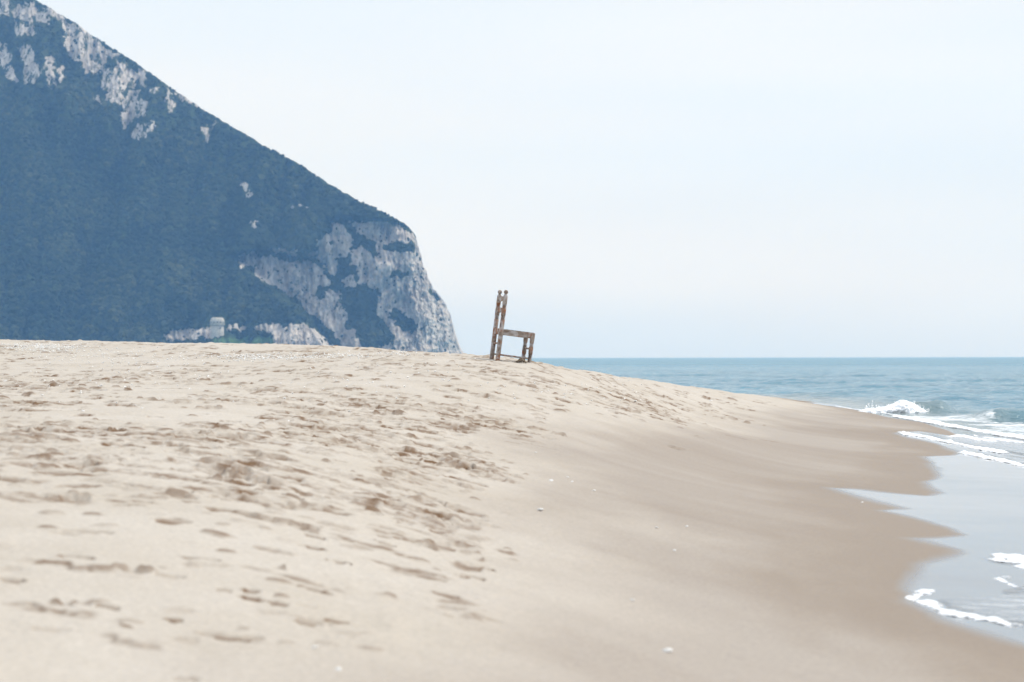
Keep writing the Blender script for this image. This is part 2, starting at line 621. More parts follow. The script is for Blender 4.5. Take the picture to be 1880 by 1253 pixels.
# the marks one can pick out in the photograph: (pixel u, v, width in pixels)
for u, v, wpx, dp, kd in [(622, 1034, 42, .045, 'f'), (578, 1084, 66, .04, 'f'), (575, 1005, 48, .03, 'f'), (580, 986, 44, .03, 'f'), (572, 969, 36, .03, 'f'),
                          (140, 1027, 66, .035, 'f'), (250, 1047, 74, .06, 'c'), (270, 1050, 30, .05, 'c'), (120, 1110, 50, .05, 'c'), (165, 1106, 60, .05, 'c'), (195, 1118, 48, .045, 'f'), (20, 1064, 50, .04, 'f'),
                          (410, 1169, 100, .035, 'f'), (345, 1248, 46, .03, 'f'), (568, 1146, 52, .045, 'f'), (370, 1027, 74, .03, 'f'), (460, 1087, 36, .03, 'f'), (462, 1104, 44, .025, 'f'),
                          (318, 1138, 34, .025, 'f'), (412, 1087, 30, .025, 'f'), (515, 1043, 24, .05, 'c'), (511, 1114, 36, .03, 'f'), (700, 985, 32, .035, 'f'), (705, 1000, 36, .03, 'f'),
                          (785, 1005, 44, .045, 'c'), (830, 968, 40, .05, 'c'), (780, 955, 120, .03, 's'), (880, 1028, 26, .045, 'c'), (895, 1046, 30, .035, 'f'), (870, 1060, 46, .04, 'f'),
                          (790, 1063, 56, .03, 'f'), (820, 1095, 50, .02, 'f'), (850, 1122, 100, .022, 's'), (620, 1143, 46, .02, 'f'), (780, 925, 50, .045, 'c'), (150, 912, 46, .05, 'c'), (135, 915, 60, .04, 'f'),
                          (440, 870, 120, .06, 's'), (500, 888, 70, .05, 'c'), (400, 850, 60, .05, 'c'), (320, 810, 54, .055, 'c'), (470, 860, 50, .05, 'c'), (533, 912, 46, .04, 'f'), (560, 815, 30, .03, 'f'),
                          (90, 692, 40, .06, 'c'), (115, 701, 30, .04, 'c'), (165, 718, 46, .05, 'c'), (160, 720, 60, .05, 'f'), (335, 745, 28, .05, 'f'), (430, 707, 46, .05, 'c'), (45, 728, 40, .05, 'c'), (20, 785, 40, .04, 'f'),
                          (70, 790, 60, .05, 's'), (55, 802, 50, .04, 'f'), (180, 850, 60, .05, 's'), (105, 830, 40, .05, 'c'), (370, 681, 26, .04, 'f'), (595, 690, 26, .05, 'c'), (630, 698, 24, .04, 'c'), (568, 680, 20, .05, 'c'),
                          (1142, 752, 18, .05, 'c'), (1165, 757, 24, .06, 'c'), (1195, 755, 26, .06, 'c'), (1190, 742, 22, .06, 'c'), (1240, 757, 24, .06, 'c'), (1215, 748, 24, .05, 'c'), (1258, 773, 14, .04, 'c'),
                          (1350, 772, 26, .07, 'c'), (1368, 776, 22, .08, 'c'), (1335, 767, 14, .05, 'c'), (1295, 744, 24, .05, 'c'), (1300, 731, 22, .05, 'c'), (1345, 735, 22, .05, 'c'), (1158, 729, 18, .05, 'f'),
                          (966, 786, 24, .05, 'c'), (958, 803, 26, .04, 'c'), (1028, 801, 24, .05, 'c'), (893, 751, 26, .05, 'f'), (870, 787, 30, .05, 'c'), (850, 860, 60, .045, 's'), (845, 856, 40, .05, 'c'), (825, 841, 30, .04, 'c')]:
    x, y, z = ground_point(u, v, False)
    wm = wpx / F * y
    if kd == 'f':
        footprint(x, y, random.uniform(-.25, .25), wm * .5, max(wm * .24, .04), dp * 1.25, 1.4)
    elif kd == 'c':
        for q in range(5):
            clod(x + random.uniform(-.4, .4) * wm, y + random.uniform(-.35, .35) * wm, random.uniform(-.5, .5), wm * random.uniform(.16, .34),
                 wm * random.uniform(.12, .28), dp * random.uniform(.5, 1.0), random.uniform(.35, .7))
        footprint(x, y - wm * .45, random.uniform(-.2, .2), wm * .5, wm * .28, dp * .6, .4)
    else:
        for q in range(5):
            scarp(x + random.uniform(-.4, .4) * wm, y + random.uniform(-1.2, 1.2) * wm, random.uniform(-.45, .25), wm * random.uniform(.2, .45), dp * random.uniform(.7, 1.2), .6)
            clod(x + random.uniform(-.5, .5) * wm, y + random.uniform(-1.2, 1.2) * wm, 0, wm * random.uniform(.05, .12), wm * random.uniform(.05, .1), dp * random.uniform(.5, 1.0), .55)

def churn(x, y, s):
    k = random.random()
    if k < .35:
        clod(x, y, random.uniform(-.5, .5), random.uniform(.02, .055) * s, random.uniform(.02, .04) * s, random.uniform(.015, .04), random.uniform(.3, .85))
    elif k < .7:
        footprint(x, y, random.uniform(-.4, .4), random.uniform(.04, .10) * s, random.uniform(.03, .05) * s, random.uniform(.015, .035), random.uniform(.3, .85))
    else:
        scarp(x, y, random.uniform(-.4, .2), random.uniform(.08, .22) * s, random.uniform(.015, .035), random.uniform(.3, .8))


for u, v, su, sv, n in [(80, 795, 75, 14, 60), (190, 850, 80, 22, 70), (440, 862, 60, 16, 80), (330, 815, 40, 10, 24), (830, 850, 45, 14, 50), (700, 880, 70, 18, 50), (800, 940, 60, 18, 45), (740, 830, 60, 18, 40),
                        (600, 800, 90, 18, 60), (880, 760, 50, 20, 50), (700, 740, 80, 20, 60), (470, 760, 90, 25, 50), (1200, 752, 55, 7, 90), (1290, 742, 40, 5, 50), (1350, 772, 18, 3, 14), (1150, 720, 70, 10, 60),
                        (1000, 710, 70, 16, 60), (960, 795, 40, 8, 22), (100, 700, 80, 12, 50), (250, 690, 100, 14, 50), (450, 690, 90, 14, 50), (640, 690, 70, 14, 50), (130, 735, 70, 12, 30), (300, 910, 120, 20, 22),
                        (520, 900, 60, 14, 30), (840, 1000, 50, 22, 14), (780, 980, 50, 15, 12)]:
    gx0, gy0, _ = ground_point(u, v, False)
    rx = su / F * gy0
    gx1, gy1, _ = ground_point(u, v - sv, False)
    ry = max(abs(gy1 - gy0), .2)
    for _ in range(n):
        px_, py_ = gx0 + random.gauss(0, rx), gy0 + random.gauss(0, min(ry, 3.0))
        churn(px_, py_, .8 if gy0 < 14 else 1.0)

# trodden ground between them: clustered by noise, thinning out towards the water
N = 14500
yy = 6.5 + 46 * RNG.random(N) ** 1.15
tt = RNG.uniform(-0.355, 0.14, N)
xx = tt * yy
sdd = poly_sd(xx, yy, smooth_poly) + 0.35 * fbm(xx / 1.3, yy / 2.2, 4, 21)
clus = 0.5 + 0.9 * fbm(xx / 2.3, yy / 4.2, 3, 71)
for x, y, sdv, cl, a1, a2, a3 in zip(xx, yy, sdd, clus, RNG.random(N), RNG.random(N), RNG.random(N)):
    if sdv > -0.12 or (y < 11 and a2 > .75):
        continue
    dens = min(1, max(0.10, cl)) * (0.17 if y < 10 else 0.34 if y < 13 else 0.85) * min(1.0, 0.35 + y / 24)
    if a1 > dens:
        continue
    k = a1 / max(dens, 1e-6)
    sz = 0.55 + 0.9 * a2 * a2
    if k < 0.30:
        footprint(x, y, random.uniform(-.5, .5) + (1.3 if a3 < .4 else 0), .10 * sz, .045 * sz + .015, (.016 + .026 * a3) * (1.0 if y > 11 else .8), .25 + .65 * a2)
    elif k < 0.62:
        clod(x, y, random.uniform(-.6, .6), (.025 + .055 * a2) * (1 if y > 10 else .7), .02 + .04 * a3, .012 + .030 * a2, .15 + .65 * a3)
    elif k < 0.82:
        scarp(x, y, random.uniform(-.5, .25), .08 + .24 * a2, .014 + .026 * a3, .3 + .6 * a2)
    else:
        for q in range(4):
            clod(x + random.gauss(0, .13), y + random.gauss(0, .16), random.uniform(-.6, .6), .02 + .04 * random.random(), .02 + .03 * random.random(),
                 .01 + .02 * random.random(), random.uniform(.1, .55))

GZ += np.where(DISP > 0, 0.042 * np.tanh(DISP / 0.042), 0.055 * np.tanh(DISP / 0.055))

# the wet film left by the last waves
film_polys = [
    [(1515, 895), (1580, 898), (1650, 906), (1700, 909.5), (1718, 905), (1700, 896), (1690, 885), (1708, 880), (1716, 874), (1708, 862), (1700, 850), (1690, 838), (1735, 836), (1760, 830),
     (1880, 856), (2050, 870), (2050, 1230), (1880, 1188), (1800, 1165), (1720, 1140), (1650, 1105), (1645, 1080), (1655, 1065), (1670, 1050), (1680, 1034),
     (1720, 1024), (1752, 1016), (1745, 1008), (1705, 999), (1665, 988), (1715, 987), (1748, 982), (1735, 972), (1690, 957), (1640, 944), (1605, 937), (1650, 934), (1600, 921)],
    [(1636, 768), (1700, 778), (1790, 796), (1880, 812), (2050, 840), (2050, 700), (1640, 758)],
    [(1640, 795), (1690, 792), (1745, 800), (1790, 790), (1880, 800), (2050, 830), (2050, 875), (1880, 862), (1770, 836), (1700, 812), (1655, 802)],
    [(1480, 740), (1560, 751), (1640, 766), (1700, 776), (1700, 740), (1500, 735)],
]
film = np.zeros(GX.shape)
wet = np.zeros(GX.shape)
fw = 0.05 * fbm(GX / 0.6, GY / 1.8, 4, 81)
sub = GX > 0.6
for p in film_polys:
    pw = gpoly(p)
    sd = np.full(GX.shape, -9.0)
    sd[sub] = poly_sd(GX[sub], GY[sub], pw)
    film = np.maximum(film, smooth(-0.08, 0.10 + 0.22 * smooth(-.03, .06, fw), sd + fw * 1.6))
    wet = np.maximum(wet, smooth(-1.3, -0.05, sd + 6 * fw))
film = np.maximum(film, smooth(0.004, -0.01, base_z))
tone = np.clip(.5 + .20 * fbm(GX * .12, (GY + 1.7 * GX) * .17, 3, 95) + .10 * fbm(GX * .5, (GY + 1.7 * GX) * 1.3, 3, 97), 0, 1)
kicked *= 0.35 + 0.65 * dry_soft + 0.3 * (kicked > .5)
kicked = np.clip(kicked * (0.75 + 0.6 * perlin(GX * 6, GY * 6, 91)), 0, 1)
GZ -= film * 0.0

beach = mesh_from('beach', np.stack([GX, GY, GZ], -1).reshape(-1, 3), grid_quads(*GX.shape), mat=M_SAND,
                  attrs={'dry': dry_soft, 'kicked': kicked, 'film': film, 'wet': np.clip(wet - film, 0, 1), 'tone': tone})
tag(beach, 'pale sandy beach rising to a trampled crest', kind='structure')


def sand_z(x, y):
    r = np.clip(np.searchsorted(row_y, y), 1, len(row_y) - 1)
    c = np.clip(np.searchsorted(tan_c, x / y), 1, len(tan_c) - 1)
    return float(max(GZ[r, c], GZ[r - 1, c], GZ[r, c - 1], GZ[r - 1, c - 1]))


# ------------------------------------------------------------------ the sea
st = np.concatenate([np.linspace(-1.6, -0.06, 60), np.linspace(-0.05, 0.27, 330), np.linspace(0.28, 1.6, 50)])
rows = [4.0]
while rows[-1] < 4800:
    y = rows[-1]
    rows.append(y + (0.6 if y < 22 else 0.0032 * y + 0.02 if y < 260 else 0.03 * y))
sy = np.array(rows)
sx, syy = np.meshgrid(st, sy)
sx = sx * syy
far = smooth(22, 70, syy)
calm = smooth(0.03, -0.30, terrain(np.clip(sx, -30, 18), np.clip(syy, 0, 110)))
calm = np.where((sx > 18) | (syy > 110), 1.0, calm)
wavez = (0.055 * (1 - 2.2 * np.abs(fbm(sx / 2.6, syy / 2.0, 2, 5))) + 0.06 * fbm(sx / 14.0, syy / 6.0, 2, 15) + 0.025 * (1 - 2 * np.abs(fbm(sx / 1.0, syy / 0.8, 2, 25)))) * (0.06 + 0.94 * calm) - 0.035 * calm - 0.012
wavez *= smooth(900, 120, syy)


def crest(x0, y0, x1, y1, h, front, back, ease):
    """a wave crest from (x0,y0) to (x1,y1): steep towards the viewer, gentle behind"""
    L = math.hypot(x1 - x0, y1 - y0)
    dx, dy = (x1 - x0) / L, (y1 - y0) / L
    a = (sx - x0) * dx + (syy - y0) * dy
    b = -(sx - x0) * dy + (syy - y0) * dx + 0.35 * perlin(sx / 2.5, syy / 9, 7)
    env = smooth(-ease, ease, a) * smooth(L + ease, L - ease, a)
    return h * env * np.where(b < 0, np.exp(-(b / front) ** 2), np.exp(-(b / back) ** 2))


bx, by, _ = ground_point(1640, 757)
wavez += crest(bx + .45, by + .3, bx + 1.5, by + .5, .27, .17, 1.3, .3)
gx_, gy_, _ = ground_point(1830, 772)
wavez += crest(gx_ - .2, gy_ + .2, gx_ + 6, gy_ + .6, .22, .20, 1.6, .4)
for u, v, ln, h in [(1850, 722, 1.6, .12), (1745, 735, 1.4, .07), (1790, 742, 2.0, .06), (1510, 727, 2.0, .10), (1820, 700, 3.0, .10), (1640, 712, 3, .08), (1700, 700, 4, .1), (1400, 700, 5, .1),
                    (1550, 692, 6, .12), (1250, 690, 6, .10), (1480, 704, 5, .1)]:
    Yc = CAMZ * F / (v - float(vh(u)))
    Xc = (u - 940) / F * Yc
    wavez += crest(Xc - ln / 2, Yc, Xc + ln / 2, Yc + .2, h * 1.2, .22 + .003 * Yc, 1.5, .5)
foam_poly = gpoly([(1636, 764), (1690, 757), (1740, 762), (1800, 764), (1880, 773), (2000, 780), (2000, 835), (1880, 806), (1790, 792), (1700, 775)])
shallow = smooth(-0.55, -0.05, np.where((sx > 18) | (syy > 110), -2.0, terrain(np.clip(sx, -30, 18), np.clip(syy, 0, 110))))
near = (syy > 25) & (syy < 90) & (sx > 2) & (sx < 22)
sfoam = np.zeros(sx.shape)
sd = poly_sd(sx[near], syy[near], foam_poly)
sfoam[near] = smooth(-0.5, 0.7, sd + 0.9 * fbm(sx[near] / 1.5, syy[near] / 3, 3, 13))
sea = mesh_from('sea', np.stack([sx, syy, wavez], -1).reshape(-1, 3), grid_quads(*sx.shape), mat=M_SEA,
                attrs={'shallow': shallow, 'foam': sfoam, 'offshore': smooth(50, 500, syy)})
tag(sea, 'calm pale turquoise sea', kind='structure')


# ------------------------------------------------------------------ swash sheets and foam, built on the sand they run over
def sheet(poly, cellx, celly, height, rise, lump, seed, lumpscale=9.0, rough=0.01, holes=0):
    """verts, quads of a lumpy sheet filling a ground polygon"""
    P = np.array(poly)
    x0, y0 = P.min(0) - .1
    x1, y1 = P.max(0) + .1
    gx = np.arange(x0, x1 + cellx, cellx)
    gy = np.arange(y0, y1 + celly, celly)
    X, Y = np.meshgrid(gx, gy)
    sd = poly_sd(X, Y, poly) + rough * fbm(X * 5, Y * 2.5, 4, seed, .6)
    n = fbm(X * lumpscale, Y * lumpscale * .6, 3, seed + 3)
    prof = smooth(0, rise * 1.8, sd)          # thins to nothing at the rim
    g = np.maximum(terrain(X, Y), 0.0)
    if holes:
        sd = np.where((sd > .03) & (fbm(X * 7, Y * 3.5, 4, seed + 9, .6) > holes + .12), -.01, sd)
    Z = g + np.where(sd > 0, height * prof * (1 + lump * n) + 0.0015, 0.0015 + np.maximum(sd * 0.3, -0.012))
    q = grid_quads(*X.shape)
    keep = (sd.ravel()[q] > -cellx * 1.5).any(1)
    q = q[keep]
    used, inv = np.unique(q, return_inverse=True)
    return np.stack([X, Y, Z], -1).reshape(-1, 3)[used], inv.reshape(-1, 4), np.clip(sd / (rise * 1.6), 0, 1).ravel()[used]


def join(pieces):
    V, Q, E, o = [], [], [], 0
    for v, q, e in pieces:
        V.append(v)
        Q.append(q + o)
        E.append(e)
        o += len(v)
    return np.concatenate(V), np.concatenate(Q), np.concatenate(E)


swash_polys = [
    ([(1655, 1100), (1690, 1090), (1730, 1084), (1800, 1088), (1880, 1074), (1990, 1070), (1990, 1185), (1880, 1156), (1800, 1141), (1735, 1131), (1690, 1113)], .02, .03),
    ([(1795, 1026), (1850, 1020), (1990, 1018), (1990, 1062), (1880, 1046), (1830, 1036)], .02, .03),
    ([(1652, 796), (1690, 794), (1740, 802), (1790, 796), (1880, 806), (2000, 830), (2000, 865), (1850, 832), (1760, 817), (1700, 803)], .04, .08),
    ([(1764, 831), (1790, 829), (1850, 834), (2000, 860), (2000, 888), (1880, 855)], .04, .08),
]
pieces = [sheet(gpoly(p), cx, cy, 0.003, 0.30, 0.25, 100 + i, 3.0) for i, (p, cx, cy) in enumerate(swash_polys)]
sv_, sq_, se_ = join(pieces)
swash = mesh_from('swash_water', sv_, sq_, mat=M_SWASH, attrs={'rim': se_})
tag(swash, 'thin tongues of wave water running up the sand', kind='structure')

foam_polys = [
    # (polygon, cell x, cell y, height)
    ([(1649, 1100), (1662, 1093), (1683, 1091), (1687, 1084), (1722, 1083), (1712, 1090), (1692, 1096), (1690, 1103), (1722, 1104), (1732, 1115), (1760, 1125), (1815, 1133), (1835, 1131), (1852, 1143),
      (1880, 1149), (1990, 1172), (1990, 1182), (1880, 1156), (1830, 1147), (1780, 1137), (1730, 1131), (1702, 1122), (1688, 1110)], .012, .02, .011),
    ([(1790, 1025), (1815, 1026), (1822, 1018), (1850, 1018), (1880, 1022), (1990, 1030), (1990, 1060), (1880, 1047), (1858, 1040), (1875, 1036), (1850, 1034), (1830, 1035)], .012, .02, .011),
    ([(1818, 1063), (1850, 1060), (1846, 1066), (1860, 1074), (1880, 1080), (1990, 1100), (1990, 1105), (1880, 1084), (1850, 1076)], .012, .02, .011),
    ([(1646, 795), (1656, 792), (1672, 796), (1700, 800), (1722, 806), (1760, 814), (1800, 822), (1850, 829), (1850, 834), (1800, 828), (1760, 818), (1722, 811), (1690, 803), (1660, 800)], .03, .06, .02),
    ([(1755, 831), (1770, 828), (1790, 833), (1830, 842), (1880, 853), (1990, 877), (1990, 883), (1880, 858), (1820, 846), (1780, 837)], .03, .06, .02),
    ([(1740, 803), (1758, 799), (1775, 801), (1800, 807), (1830, 810), (1830, 811), (1790, 809), (1765, 803)], .03, .06, .02),
    ([(1632, 765), (1645, 763), (1680, 767), (1740, 778), (1800, 790), (1880, 800), (1990, 822), (1990, 834), (1880, 808), (1800, 795), (1740, 784), (1690, 775), (1650, 768)], .03, .06, .02),
    ([(1530, 745.2), (1580, 752.2), (1640, 761), (1660, 764), (1640, 762.4), (1580, 753), (1530, 745.6)], .04, .08, .008),
    ([(1785, 800), (1830, 806), (1880, 812), (1880, 815), (1830, 810)], .03, .06, .02),
]
pieces = []
for i, (p, cx, cy, h) in enumerate(foam_polys):
    pieces.append(sheet(gpoly(p), cx, cy, h, 0.05, 0.55, 200 + i, 14 if cx < .02 else 8, 0.03 if cx < .02 else .02 if cx > .035 else .06, .30))
sv_, sq_, se_ = join(pieces)
foam = mesh_from('sea_foam', sv_, sq_, mat=M_FOAM, attrs={'rim': se_})
tag(foam, 'white foam edging the wave tongues on the wet sand', kind='stuff')

# the small breaking wave: a tumbling white mass with spray
pv, pq, pt = [], [], []
prof_u = np.array([1572, 1580, 1590, 1600, 1612, 1625, 1638, 1648, 1658, 1668, 1678, 1688, 1698])
prof_h = np.array([1, 5, 8, 9, 10, 12, 16.5, 21.5, 23, 21, 15, 9, 3])
nu, nph = 150, 46
uu = np.linspace(1572, 1698, nu)
hh = np.interp(uu, prof_u, prof_h) / F * by
ph = np.linspace(0, math.pi, nph)
UU, PH = np.meshgrid((uu - 940) / F * by, ph, indexing='ij')
HH = np.repeat(hh[:, None], nph, 1)
lump = 1 + 0.10 * fbm(UU * 5, PH * 1.6, 3, 301) + 0.06 * fbm(UU * 16, PH * 5, 3, 311)
BX = UU + 0.05 * perlin(UU * 7, PH * 3, 321)
BY = by - 0.05 + UU * 0 - np.cos(PH) * np.where(PH < math.pi / 2, 0.45 + 1.5 * HH, 0.25 + 0.5 * HH) * lump
BZ = -0.02 + np.sin(PH) ** 0.8 * HH * lump
bv, bq = np.stack([BX, BY, BZ], -1).reshape(-1, 3), grid_quads(nu, nph)
ico = bmesh.new()
bmesh.ops.create_icosphere(ico, subdivisions=1, radius=1.0)
IV = np.array([v.co[:] for v in ico.verts])
ico.verts.ensure_lookup_table()
IT = np.array([[v.index for v in f.verts] for f in ico.faces])
ico.free()
drops_v, drops_t, off = [bv], [], len(bv)
for _ in range(260):
    k = random.random()
    if k < .3:      # thin jets at the left end
        j = random.choice([(1594, 740, .3), (1602, 734, -.25), (1590, 744, .1), (1608, 744, .2)])
        s = random.random()
        u, v = j[0] + j[2] * 14 * (1 - s) * .5 + random.gauss(0, 1.2), 750 + (j[1] - 750) * s + random.gauss(0, .8)
    elif k < .5:    # fringe along the crest
        u = random.uniform(1585, 1700)
        v = 757 - np.interp(u, prof_u, prof_h) * random.uniform(.8, 1.03) + random.gauss(0, .6)
    else:           # falling right edge
        u = random.uniform(1675, 1706)
        v = 757 - random.random() ** 1.5 * np.interp(u, [1675, 1706], [22, 6])
    r = random.uniform(.004, .011)
    p = np.array(at(u, v, by + random.uniform(-.25, .25)))
    drops_v.append(IV * r * np.array([1, 1, random.uniform(.8, 1.8)]) + p)
    drops_t.append(IT + off)
    off += len(IV)
breaker = mesh_from('breaking_wave_foam', np.concatenate(drops_v), bq, np.concatenate(drops_t), mat=M_SPRAY)
tag(breaker, 'tumbling white foam and spray of the small breaking wave', kind='stuff')

# ------------------------------------------------------------------ the mountain headland
SKY = np.array([(-900, -420), (-600, -330), (-420, -250), (-200, -140), (-60, -70), (0, -35), (65, 0), (130, 36), (200, 85), (250, 115), (310, 158), (380, 205), (440, 241), (500, 275), (545, 298), (600, 335),
                (660, 370), (700, 388), (735, 406), (752, 418), (763, 432), (769, 455), (777, 490), (796, 530), (815, 553), (827, 578), (832, 610), (842, 636), (847, 655), (849, 664)], float)
VB = 664.0


def z2(p):
    return [(280 + x * .3191, 380 + y * .3191) for x, y in p]


def z3(p):
    return [(x * .266, y * .266) for x, y in p]


rock_polys = [
    z2([(470, 300), (520, 265), (590, 250), (640, 285), (720, 290), (800, 320), (880, 300), (960, 350), (1010, 410), (1020, 440), (950, 460), (930, 500), (960, 530), (1010, 540), (1060, 570), (1110, 600),
        (1120, 640), (1080, 650), (1100, 690), (1150, 720), (1220, 830), (1100, 830), (1060, 740), (980, 660), (900, 610), (840, 545), (740, 480), (640, 430), (600, 390), (560, 350), (510, 345)]),
    z2([(1010, 70), (1050, 100), (1110, 130), (1150, 200), (1120, 280), (1060, 300), (1050, 390), (1010, 370), (960, 310), (890, 270), (940, 250), (935, 210), (980, 180), (1040, 140)]),
    z2([(1150, 270), (1200, 230), (1270, 300), (1300, 400), (1310, 470), (1250, 460), (1190, 430), (1200, 380), (1150, 350)]),
    z2([(1130, 85), (1200, 95), (1290, 85), (1400, 110), (1470, 150), (1510, 180), (1540, 240), (1560, 280), (1570, 370), (1610, 450), (1690, 545), (1720, 600), (1730, 690), (1750, 770), (1790, 800),
        (1800, 890), (1330, 890), (1310, 800), (1400, 770), (1380, 700), (1360, 690), (1300, 620), (1310, 500), (1300, 400), (1280, 300), (1300, 230), (1260, 190), (1200, 150)]),
    z2([(70, 740), (130, 705), (240, 705), (330, 695), (330, 750), (200, 765), (80, 770)]), z2([(430, 675), (540, 690), (540, 718), (430, 708)]),
    z2([(590, 700), (640, 670), (720, 670), (760, 690), (880, 670), (920, 700), (1000, 760), (1060, 830), (680, 830), (700, 740)]),
    z2([(1090, 420), (1150, 400), (1160, 450), (1110, 460)]), z2([(990, 480), (1070, 490), (1080, 560), (1000, 560)]),
    z2([(690, 240), (740, 235), (720, 270)]), z2([(750, 245), (840, 245), (830, 275), (770, 275)]), z2([(565, 85), (600, 80), (600, 110), (570, 115)]),
    z3([(0, 300), (60, 320), (80, 400), (30, 460), (0, 450)]), z3([(35, 540), (60, 460), (100, 480), (130, 560)]),
    z3([(130, 330), (190, 310), (240, 350), (250, 440), (290, 510), (230, 560), (170, 580), (170, 450), (150, 380)]),
    z3([(310, 420), (350, 370), (370, 430), (370, 500), (390, 600), (345, 590), (330, 500)]), z3([(400, 490), (435, 460), (450, 530), (420, 560)]),
    z3([(70, 80), (150, 30), (230, 20), (240, 90), (200, 150), (110, 120)]), z3([(240, 60), (340, 90), (330, 160), (250, 140)]), z3([(205, 120), (240, 130), (240, 240), (205, 230)]),
    z3([(110, 140), (180, 160), (190, 230), (120, 240)]), z3([(0, 0), (60, 0), (70, 70), (20, 110), (0, 100)]), z3([(300, 60), (420, 70), (450, 150), (380, 130)]), z3([(440, 150), (520, 170), (500, 210), (440, 200)]),
    z3([(960, 480), (1010, 500), (1000, 590), (960, 600)]), z3([(860, 440), (890, 470), (880, 560), (850, 540)]),
    z3([(450, 200), (560, 180), (660, 260), (740, 350), (830, 380), (800, 410), (740, 380), (720, 490), (600, 510), (560, 430), (480, 380), (450, 300)]),
    z3([(730, 480), (850, 430), (920, 480), (960, 530), (940, 600), (850, 620), (830, 710), (740, 690), (700, 600)]),
    z3([(840, 780), (890, 640), (960, 630), (950, 700), (1020, 710), (1010, 790), (950, 810), (900, 840), (850, 880)]),
    z3([(900, 920), (960, 860), (1000, 940), (940, 960)]), z3([(1010, 860), (1070, 830), (1080, 900), (1020, 910)]), z3([(640, 690), (665, 640), (690, 700)]),
    z3([(1140, 690), (1160, 610), (1210, 740), (1180, 780)]), z3([(1210, 640), (1290, 660), (1380, 740), (1300, 710)]), z3([(1030, 620), (1090, 600), (1080, 640)]),
    z3([(1400, 900), (1430, 890), (1500, 840), (1440, 910), (1440, 980)]),
    [(440, 338), (455, 336), (468, 360), (455, 362)], [(520, 376), (540, 378), (542, 384), (522, 384)], [(553, 376), (567, 378), (565, 383)], [(-300, -60), (-220, -80), (-180, 40), (-260, 60)], [(-120, 60), (-60, 50), (-70, 130), (-110, 120)],
]
veg_polys = [z2([(1330, 220), (1430, 200), (1510, 220), (1500, 260), (1400, 260), (1330, 250)]), z2([(1380, 370), (1480, 380), (1430, 410), (1370, 400)]),
             z2([(1370, 590), (1450, 620), (1530, 690), (1500, 730), (1440, 700), (1370, 650)]), z2([(1550, 400), (1600, 470), (1640, 530), (1600, 500)])]
cliff_poly = [(425, 472), (470, 455), (560, 468), (590, 440), (600, 400), (650, 398), (745, 412), (900, 420), (900, 700), (640, 700), (610, 655), (590, 620), (560, 580), (505, 530), (460, 497)]


def interp_sky(u):
    return np.interp(u, SKY[:, 0], SKY[:, 1])


def mask_union(u, v, polys, margin=12):
    m = np.full(u.shape, -50.0)
    for p in polys:
        P = np.array(p)
        a, b = P.min(0) - margin, P.max(0) + margin
        k = (u > a[0]) & (u < b[0]) & (v > a[1]) & (v < b[1])
        if k.any():
            m[k] = np.maximum(m[k], poly_sd(u[k], v[k], p))
    return m


def rock_mask(u, v):
    e = 4.5 * fbm(u / 9, v / 16, 4, 401, .6)
    m = smooth(-4.5, 4.5, mask_union(u, v, rock_polys) + e + .5 + 2.5 * smooth(330, 250, v) + 2.2 * smooth(380, 420, v) * smooth(560, 640, u))
    g = smooth(-2.0, 2.0, mask_union(u, v, veg_polys) + e)
    speck = smooth(.25, .6, fbm(u / 11 + v / 30, v / 24, 4, 431, .65))
    m = m * (.66 + .28 * smooth(260, 400, v))          # the high crags are half overgrown
    return np.clip(m * (1 - g) - 0.4 * speck * m, 0, 1)


def mountain_depth(u, v, rk=None):
    """depth of the slope whose front elevation is (u, v)"""
    h = np.clip(656.0 - v, -10, 2000) * .428
    sk = interp_sky(u)
    Yf = 1795 + 1.12 * h + 26 * fbm(u / 150 + v / 900, v / 420, 3, 441) + 11 * fbm(u / 38 + v / 160, v / 110, 3, 451)
    Yc = 1880 + 0.34 * h + 13 * fbm(u / 46, v / 130, 3, 461)
    c = smooth(-7, 7, poly_sd(u, v, cliff_poly))
    Y = Yf * (1 - c) + np.maximum(Yc, Yf) * c
    Y = Y + 130 * np.clip((u - 690) / 158, 0, 1.1) ** 3
    return Y


ucols = np.concatenate([np.linspace(-900, -30, 60), np.arange(-20, 700, 1.7), np.arange(700, 849, 1.1)])
nv = 400
tv = np.linspace(0, 1, nv)
MU, MT = np.meshgrid(ucols, tv)
MS = interp_sky(MU)
MV = VB + (MS - VB) * MT
rk = rock_mask(MU, MV)
MY = mountain_depth(MU, MV)
ridged = 1 - 2 * np.abs(fbm(MU / 9, MV / 34, 4, 471))
MY += rk * (-3.4 * ridged + 1.3 * fbm(MU / 4.2, MV / 11, 3, 481)) + (1 - rk) * 1.6 * fbm(MU / 6, MV / 6, 3, 491)
edge_fade = smooth(1.0, 0.985, MT)
MVd = MV + (1 - rk) * 1.1 * fbm(MU / 5, MV / 5, 2, 501) + 2.0 * fbm(MU / 15, MV / 40, 4, 511, .6) * MT
MUd = MU + rk * 1.4 * fbm(MU / 20, MV / 11, 3, 521) * smooth(700, 770, MU) * 2.0
PX = (MUd - 940) / F * MY
PZ = CAMZ - (MVd - vh(MU)) / F * MY
front = np.stack([PX, MY, PZ], -1)
